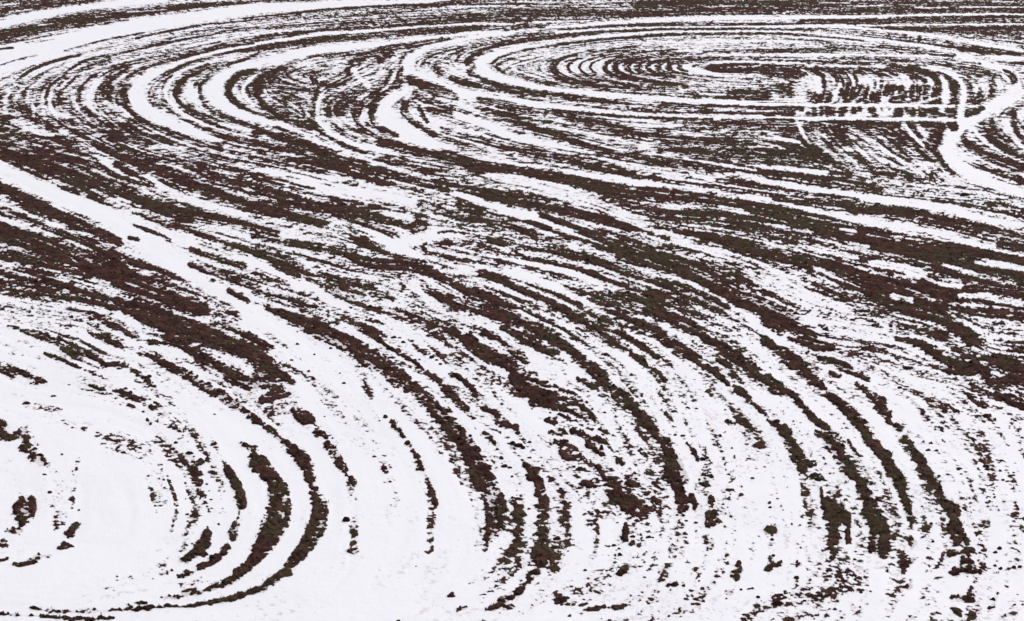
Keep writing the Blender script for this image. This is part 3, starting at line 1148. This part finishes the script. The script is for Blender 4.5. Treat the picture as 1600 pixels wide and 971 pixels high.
Dn = D / 100.0
Dn = np.where(Dn < 0.08, Dn - 0.06 * (1 - Dn / 0.08), Dn)
Dn = np.where(Dn > 0.5, 0.5 + (Dn - 0.5) * (0.82 + 0.1 * mix), Dn)
M = Dn - N                                   # > 0: bare soil stands out of the snow

# ------------------------------------------------------------------ heights
roll = (noise(GX, GY, 9.0, 21) - .5) * 0.10 + (noise(GX, GY, 3.0, 22) - .5) * 0.05
z_snow = roll + broad * 0.0025 + (noise(GX, GY, 0.7, 23) - .5) * 0.015 + (noise(GX, GY, 0.2, 24) - .5) * 0.005 + (noise(GX, GY, 0.1, 25) - .5) * 0.0025
Mp = np.clip(M, 0, 1)
def bumps(size, seed):
    return 1 - np.abs(2 * noise(GX, GY, size, seed) - 1)
lump = 0.45 * bumps(0.36, 41) + 0.45 * bumps(0.19, 42) + 0.3 * noise(GX, GY, 0.09, 43) ** 1.5
soil_h = np.where(M > 0, 0.052 * (1 + 0.6 * mix) * Mp ** 0.5 * (0.1 + 1.5 * lump ** 1.4), 0.2 * M)
soil_h = soil_h + np.where(M > 0, np.clip(M * 6, 0, 1) * broad * 0.006, 0)
z_soil = z_snow + soil_h
green = sstep(noise(GX, GY, 4.5, 51) * .35 + noise(GX, GY, 0.9, 52) * .3 + noise(GX, GY, 0.3, 53) * .35, 0.46, 0.66)
speck = sstep(norm(clod * .6 + fine * .6 + streak * .5), 1.3, 2.6) * sstep(noise(GX, GY, 1.9, 61), 0.35, 0.75) * 0.55
thin = np.maximum(speck, sstep(M + (fine * 0.04), -0.30, 0.02) ** 1.4 * sstep(D, 3, 9))

# ------------------------------------------------------------------ materials
def mat(name):
    m = bpy.data.materials.new(name)
    m.use_nodes = True
    nt = m.node_tree
    return m, nt, nt.nodes, nt.links, nt.nodes['Principled BSDF']
def ramp(nodes, stops):
    r = nodes.new('ShaderNodeValToRGB')
    el = r.color_ramp.elements
    while len(el) < len(stops):
        el.new(0.5)
    for e, (p, c) in zip(el, stops):
        e.position = p; e.color = (*c, 1)
    return r
def soil_material(name, green_attr):
    m, nt, n, l, b = mat(name)
    b.inputs['Roughness'].default_value = 0.95
    b.inputs['Specular IOR Level'].default_value = 0.03
    geo = n.new('ShaderNodeNewGeometry')
    n1 = n.new('ShaderNodeTexNoise'); n1.inputs['Scale'].default_value = 1.3; n1.inputs['Detail'].default_value = 5
    n2 = n.new('ShaderNodeTexNoise'); n2.inputs['Scale'].default_value = 11; n2.inputs['Detail'].default_value = 4
    l.new(geo.outputs['Position'], n1.inputs['Vector']); l.new(geo.outputs['Position'], n2.inputs['Vector'])
    r1 = ramp(n, [(0.3, (0.043, 0.0215, 0.020)), (0.5, (0.062, 0.032, 0.029)), (0.72, (0.096, 0.048, 0.040))])
    l.new(n1.outputs['Fac'], r1.inputs[0])
    r2 = ramp(n, [(0.3, (0.5, 0.5, 0.5)), (0.7, (1.3, 1.25, 1.2))])
    l.new(n2.outputs['Fac'], r2.inputs[0])
    mu = n.new('ShaderNodeMixRGB'); mu.blend_type = 'MULTIPLY'; mu.inputs[0].default_value = 1
    l.new(r1.outputs[0], mu.inputs[1]); l.new(r2.outputs[0], mu.inputs[2])
    n5 = n.new('ShaderNodeTexNoise'); n5.inputs['Scale'].default_value = 3.2; n5.inputs['Detail'].default_value = 3
    l.new(geo.outputs['Position'], n5.inputs['Vector'])
    r5 = ramp(n, [(0.35, (0.6, 0.6, 0.62)), (0.68, (1.3, 1.25, 1.2))])      # damp and drier patches, also clod-scale shading put into the colour
    l.new(n5.outputs['Fac'], r5.inputs[0])
    m5 = n.new('ShaderNodeMixRGB'); m5.blend_type = 'MULTIPLY'; m5.inputs[0].default_value = 1
    l.new(mu.outputs[0], m5.inputs[1]); l.new(r5.outputs[0], m5.inputs[2])
    last = m5.outputs[0]
    if green_attr:
        at = n.new('ShaderNodeAttribute'); at.attribute_name = 'green'
        n3 = n.new('ShaderNodeTexNoise'); n3.inputs['Scale'].default_value = 7; n3.inputs['Detail'].default_value = 3
        l.new(geo.outputs['Position'], n3.inputs['Vector'])
        r3 = ramp(n, [(0.40, (0, 0, 0)), (0.58, (0.65, 0.65, 0.65))])
        l.new(n3.outputs['Fac'], r3.inputs[0])
        mm = n.new('ShaderNodeMath'); mm.operation = 'MULTIPLY'
        l.new(at.outputs['Fac'], mm.inputs[0]); l.new(r3.outputs[0], mm.inputs[1])
        mg = n.new('ShaderNodeMixRGB')
        mg.inputs[2].default_value = (0.058, 0.058, 0.028, 1)
        l.new(mm.outputs[0], mg.inputs[0]); l.new(last, mg.inputs[1])
        last = mg.outputs[0]
    l.new(last, b.inputs['Base Color'])
    bp = n.new('ShaderNodeBump'); bp.inputs['Strength'].default_value = 0.7; bp.inputs['Distance'].default_value = 0.04
    n4 = n.new('ShaderNodeTexNoise'); n4.inputs['Scale'].default_value = 22; n4.inputs['Detail'].default_value = 4
    l.new(geo.outputs['Position'], n4.inputs['Vector'])
    l.new(n4.outputs['Fac'], bp.inputs['Height']); l.new(bp.outputs[0], b.inputs['Normal'])
    return m
M_SOIL = soil_material('ploughed_soil', True)
M_CLOD = soil_material('clod_soil', False)

M_SNOW, nt, n, l, b = mat('snow')
b.inputs['Roughness'].default_value = 0.7
b.inputs['Specular IOR Level'].default_value = 0.25
geo = n.new('ShaderNodeNewGeometry')
at = n.new('ShaderNodeAttribute'); at.attribute_name = 'thin'
mx = n.new('ShaderNodeMixRGB')
mx.inputs[1].default_value = (0.885, 0.878, 0.93, 1)
mx.inputs[2].default_value = (0.52, 0.475, 0.495, 1)      # a film of snow that lets the soil show
l.new(at.outputs['Fac'], mx.inputs[0])
l.new(mx.outputs[0], b.inputs['Base Color'])
n1 = n.new('ShaderNodeTexNoise'); n1.inputs['Scale'].default_value = 14; n1.inputs['Detail'].default_value = 5
l.new(geo.outputs['Position'], n1.inputs['Vector'])
bp = n.new('ShaderNodeBump'); bp.inputs['Strength'].default_value = 0.35; bp.inputs['Distance'].default_value = 0.02
l.new(n1.outputs['Fac'], bp.inputs['Height']); l.new(bp.outputs[0], b.inputs['Normal'])

M_FAR, nt, n, l, b = mat('far_field')
b.inputs['Roughness'].default_value = 0.9
geo = n.new('ShaderNodeNewGeometry')
mp = n.new('ShaderNodeMapping'); mp.inputs['Scale'].default_value = (0.3, 1.1, 1)
n1 = n.new('ShaderNodeTexNoise'); n1.inputs['Scale'].default_value = 1.0; n1.inputs['Detail'].default_value = 8
l.new(geo.outputs['Position'], mp.inputs['Vector']); l.new(mp.outputs[0], n1.inputs['Vector'])
r1 = ramp(n, [(0.44, (0.062, 0.032, 0.029)), (0.47, (0.86, 0.85, 0.88))])
l.new(n1.outputs['Fac'], r1.inputs[0]); l.new(r1.outputs[0], b.inputs['Base Color'])

M_GREEN, nt, n, l, b = mat('winter_wheat')
b.inputs['Roughness'].default_value = 0.7
oi = n.new('ShaderNodeNewGeometry')
r1 = ramp(n, [(0.0, (0.045, 0.06, 0.018)), (0.6, (0.065, 0.085, 0.025)), (1.0, (0.11, 0.10, 0.04))])
l.new(oi.outputs['Random Per Island'], r1.inputs[0]); l.new(r1.outputs[0], b.inputs['Base Color'])

# ------------------------------------------------------------------ build the two sheets
def grid_mesh(name, z, keep, attr, material, smooth):
    """one sheet of quads, only where this cover lies (plus a margin under the other)"""
    q = keep[:-1, :-1] | keep[1:, :-1] | keep[:-1, 1:] | keep[1:, 1:]
    j, i = np.nonzero(q)
    a = j * NX + i
    quads = np.stack([a, a + NX, a + NX + 1, a + 1], 1)
    used = np.zeros(NX * NY, bool); used[quads.ravel()] = True
    idx = np.cumsum(used) - 1
    quads = idx[quads].astype(np.int32)
    co = np.stack([GX.ravel()[used], GY.ravel()[used], z.ravel()[used]], 1).astype(np.float32)
    me = bpy.data.meshes.new(name)
    me.vertices.add(len(co)); me.vertices.foreach_set('co', co.ravel())
    nq = len(quads)
    me.loops.add(nq * 4); me.loops.foreach_set('vertex_index', quads.ravel())
    me.polygons.add(nq)
    me.polygons.foreach_set('loop_start', np.arange(0, nq * 4, 4, dtype=np.int32))
    me.polygons.foreach_set('loop_total', np.full(nq, 4, dtype=np.int32))
    me.polygons.foreach_set('use_smooth', np.full(nq, smooth))
    for nm, ar in attr.items():
        at = me.attributes.new(nm, 'FLOAT', 'POINT')
        at.data.foreach_set('value', ar.ravel()[used].astype(np.float32))
    me.update(calc_edges=True)
    me.materials.append(material)
    o = bpy.data.objects.new(name, me)
    COL.objects.link(o)
    return o, nq
soil_o, nq1 = grid_mesh('ploughed_soil', z_soil, M > -0.02, {'green': green}, M_SOIL, True)
soil_o['kind'] = 'structure'
soil_o['label'] = 'dark brown ploughed soil showing in curving bands between the snow'
snow_o, nq2 = grid_mesh('snow', z_snow, M < 0.03, {'thin': thin}, M_SNOW, True)
snow_o['kind'] = 'structure'
snow_o['label'] = 'thin white snow lying in swirling wheel tracks and furrows'
print('quads', nq1, nq2)

me = bpy.data.meshes.new('field')
R = 4000
me.from_pydata([(-R, -R, -0.095), (R, -R, -0.095), (R, R, -0.095), (-R, R, -0.095)], [], [(0, 1, 2, 3)])
me.materials.append(M_FAR)
f_o = bpy.data.objects.new('field', me); COL.objects.link(f_o)
f_o['kind'] = 'structure'

# ------------------------------------------------------------------ clods
def clod_shape(seed, seg=7, rings_=4, peak=0.0):
    """an angular lump of earth about 1 across, base at z = 0"""
    rg = random.Random(seed)
    vs = []
    sx, sy, sz = 0.5 * rg.uniform(.85, 1.15), 0.42 * rg.uniform(.8, 1.2), rg.uniform(.42, .62)
    for r in range(rings_ - 1):
        ph = (-0.25 + r * 0.42) * math.pi / 2 * 1.05
        for s in range(seg):
            th = (s + 0.5 * (r % 2) + rg.uniform(-.25, .25)) / seg * 2 * math.pi
            k = rg.uniform(.74, 1.2)
            z = math.sin(ph) * k * (1 + peak * r)
            vs.append((math.cos(th) * math.cos(ph) * sx * k, math.sin(th) * math.cos(ph) * sy * k, z * sz))
    top = len(vs)
    vs.append((rg.uniform(-.12, .12), rg.uniform(-.1, .1), sz * rg.uniform(.9, 1.15) * (1 + peak)))
    fs = []
    for r in range(rings_ - 2):
        for s in range(seg):
            a, b_ = r * seg + s, r * seg + (s + 1) % seg
            c, d = a + seg, b_ + seg
            if r % 2 == 0:
                fs += [(a, b_, c), (b_, d, c)]
            else:
                fs += [(a, b_, d), (a, d, c)]
    o = (rings_ - 2) * seg
    for s in range(seg):
        fs.append((o + s, o + (s + 1) % seg, top))
    return vs, fs
def mesh_of(name, vs, fs, m):
    me = bpy.data.meshes.new(name)
    me.from_pydata(vs, [], fs)
    me.materials.append(m)
    return me
SHAPES = [mesh_of('clod', *clod_shape(100 + k), M_CLOD) for k in range(14)]

def at_grid(px, py):
    i = int(round(float(col(px)))); j = int(round(float(row(py))))
    return min(max(j, 0), NY - 1), min(max(i, 0), NX - 1)

# lumps on the bare soil: the 300 that show largest are parts of the soil, the rest one mesh
rng = np.random.default_rng(5)
ok = (M > 0.06)
w = np.where(ok, np.clip(M * 3, 0.15, 1), 0)
# even per square metre near, thinner far away where they no longer show
area = (far ** 1.0)
p = (w * area).ravel(); p[(PX.ravel() < -60) | (PX.ravel() > 1660)] *= 0.4
NCL = 15000
pick = rng.choice(NX * NY, NCL, p=p / p.sum())
size = 0.05 + 0.13 * rng.random(NCL) ** 3.5
size *= np.clip(far.ravel()[pick], 0.8, 1.3)
cx = GX.ravel()[pick] + rng.normal(0, .02, NCL); cy = GY.ravel()[pick] + rng.normal(0, .02, NCL)
cz = z_soil.ravel()[pick] - size * 0.3
inside = (PX.ravel()[pick] > 5) & (PX.ravel()[pick] < 1595) & (PY.ravel()[pick] > 5) & (PY.ravel()[pick] < 965)
app = size / far.ravel()[pick] * inside
order = np.argsort(-app)
for k in order[:300]:
    o = bpy.data.objects.new('clod', SHAPES[k % 14])
    o.location = (cx[k], cy[k], cz[k])
    o.rotation_euler = (random.uniform(-.3, .3), random.uniform(-.3, .3), random.uniform(0, 6.28))
    o.scale = (size[k], size[k], size[k] * random.uniform(.8, 1.2))
    COL.objects.link(o)
    o.parent = soil_o
small = [clod_shape(300 + k, 5, 3) for k in range(12)]
small = [(np.array(v), np.array(f)) for v, f in small]
V, Fc, off = [], [], 0
for k in order[300:]:
    v, f = small[k % 12]
    a = rng.random() * 6.28
    x = v[:, 0] * math.cos(a) - v[:, 1] * math.sin(a); y = v[:, 0] * math.sin(a) + v[:, 1] * math.cos(a)
    V.append(np.stack([x * size[k] + cx[k], y * size[k] + cy[k], v[:, 2] * size[k] + cz[k]], 1))
    Fc.append(f + off); off += len(v)
me = mesh_of('loose_clods', np.concatenate(V).tolist(), np.concatenate(Fc).tolist(), M_CLOD)
lo = bpy.data.objects.new('loose_clods', me); COL.objects.link(lo)
lo.parent = soil_o
lo['kind'] = 'stuff'

# tufts of winter wheat between the clods
p = np.where(M > 0.0, green ** 1.5, 0) * far
p = p.ravel()
NT = 12000
pick = rng.choice(NX * NY, NT, p=p / p.sum())
V, Fc, off = [], [], 0
for k in pick:
    x0, y0, z0 = GX.flat[k], GY.flat[k], z_soil.flat[k]
    sc = min(1.5, max(.8, far.flat[k]))
    for q in range(5):
        a = rng.random() * 6.28; h = rng.uniform(.025, .065) * sc; ln = rng.uniform(.03, .08) * sc
        wx, wy = -math.sin(a) * .007 * sc, math.cos(a) * .007 * sc
        bx0, by0 = x0 + rng.normal(0, .03), y0 + rng.normal(0, .03)
        mx_, my_ = bx0 + math.cos(a) * ln * .45, by0 + math.sin(a) * ln * .45
        V += [(bx0 - wx, by0 - wy, z0 - .01), (bx0 + wx, by0 + wy, z0 - .01), (mx_ + wx, my_ + wy, z0 + h * .75), (mx_ - wx, my_ - wy, z0 + h * .75),
              (bx0 + math.cos(a) * ln, by0 + math.sin(a) * ln, z0 + h)]
        Fc += [(off, off + 1, off + 2, off + 3), (off + 3, off + 2, off + 4)]
        off += 5
go = bpy.data.objects.new('winter_wheat', mesh_of('winter_wheat', V, Fc, M_GREEN)); COL.objects.link(go)
go['kind'] = 'stuff'
go['label'] = 'short green winter wheat shoots on the bare soil strips'
go['category'] = 'crop'

# ------------------------------------------------------------------ single clods lying on the snow
LONE = mesh_of('lone_clod', *clod_shape(9, 8, 5, peak=0.12), M_CLOD)
def place(o, px, py, wpx):
    j, i = at_grid(px, py)
    X, Y = ground(px, py)
    s = wpx * math.hypot(X, Y, ) / 800 * TX * 1.08
    o.location = (X, Y, float(z_snow[j, i]) - 0.12 * s)
    return s
o = bpy.data.objects.new('soil_clod', LONE)
s = place(o, 541, 815, 15)
o.scale = (s, s * .8, s * 1.0)
COL.objects.link(o)
o['label'] = 'lone pointed brown clod on wide open white snow, lower left of centre'
o['category'] = 'clod'
o['group'] = 'single clods lying on the snow'
SPECIAL = {
    (1213, 658): 'rounded dark clod beside the curving soil band, right of centre',
    (1508, 304): 'reddish brown clod standing out of speckled snow near the upper right track',
    (1593, 885): 'flat dark clod on snow by the right edge, low in the photo',
    (870, 841): 'rounded clod just right of the broken soil row, bottom centre',
    (914, 891): 'small single clod on bare snow at the bottom, right of the broken row',
    (907, 732): 'wide lumpy clod on white snow between two broken soil rows',
    (41, 628): 'small dark clod alone on the snow near the left edge',
    (1418, 574): 'flat dark clod in the wide white gap left of the dark mass at right',
    (1405, 605): 'small peaked clod alone in the white gap right of centre',
    (123, 796): 'tiny clod on snow at the left, inside the small circle',
    (740, 655): 'small clod on snow right of the long dark curved band',
}
ACROSS = ('by the left edge', 'well left', 'left of centre', 'just left of centre',
          'just right of centre', 'right of centre', 'well right', 'by the right edge')
def place_words(px, py):
    if py < 470: dn = 'in the upper half'
    elif py < 640: dn = 'just below the middle'
    elif py < 760: dn = 'in the lower part'
    elif py < 870: dn = 'low in the photo'
    else: dn = 'along the bottom edge'
    return dn + ' ' + ACROSS[min(7, int(px // 200))]
ORD = ('first', 'second', 'third', 'fourth', 'fifth', 'sixth', 'seventh', 'eighth', 'ninth', 'tenth', 'eleventh', 'twelfth', 'thirteenth', 'fourteenth')
CL = [tuple(float(v) for v in t.split(',')) for t in CLODS.split()]
cells = {}
for c in sorted(CL):
    if (int(c[0]), int(c[1])) not in SPECIAL:
        cells.setdefault(place_words(c[0], c[1]), []).append(c)
LABEL = {}
for wd, cs in cells.items():
    for k, c in enumerate(cs):
        size_w = 'tiny' if c[2] < 7 else ('small' if c[2] < 10 else 'brown')
        rank = 'the only one' if len(cs) == 1 else ('leftmost' if k == 0 else ('rightmost' if k == len(cs) - 1 else ORD[k] + ' from left'))
        LABEL[c] = f'{size_w} clod on snow {wd}, {rank}'
for k, (px, py, wpx) in enumerate(CL):
    o = bpy.data.objects.new('soil_clod', SHAPES[(k * 5 + 3) % 14])
    s = place(o, px, py + wpx * .15, wpx)
    o.scale = (s * random.uniform(.9, 1.15), s * random.uniform(.8, 1.1), s * random.uniform(.6, .95))
    o.rotation_euler = (0, 0, random.uniform(-.5, .5) + random.choice((0, math.pi)))
    COL.objects.link(o)
    o['label'] = SPECIAL.get((int(px), int(py))) or LABEL[(px, py, wpx)]
    o['category'] = 'clod'
    o['group'] = 'single clods lying on the snow'
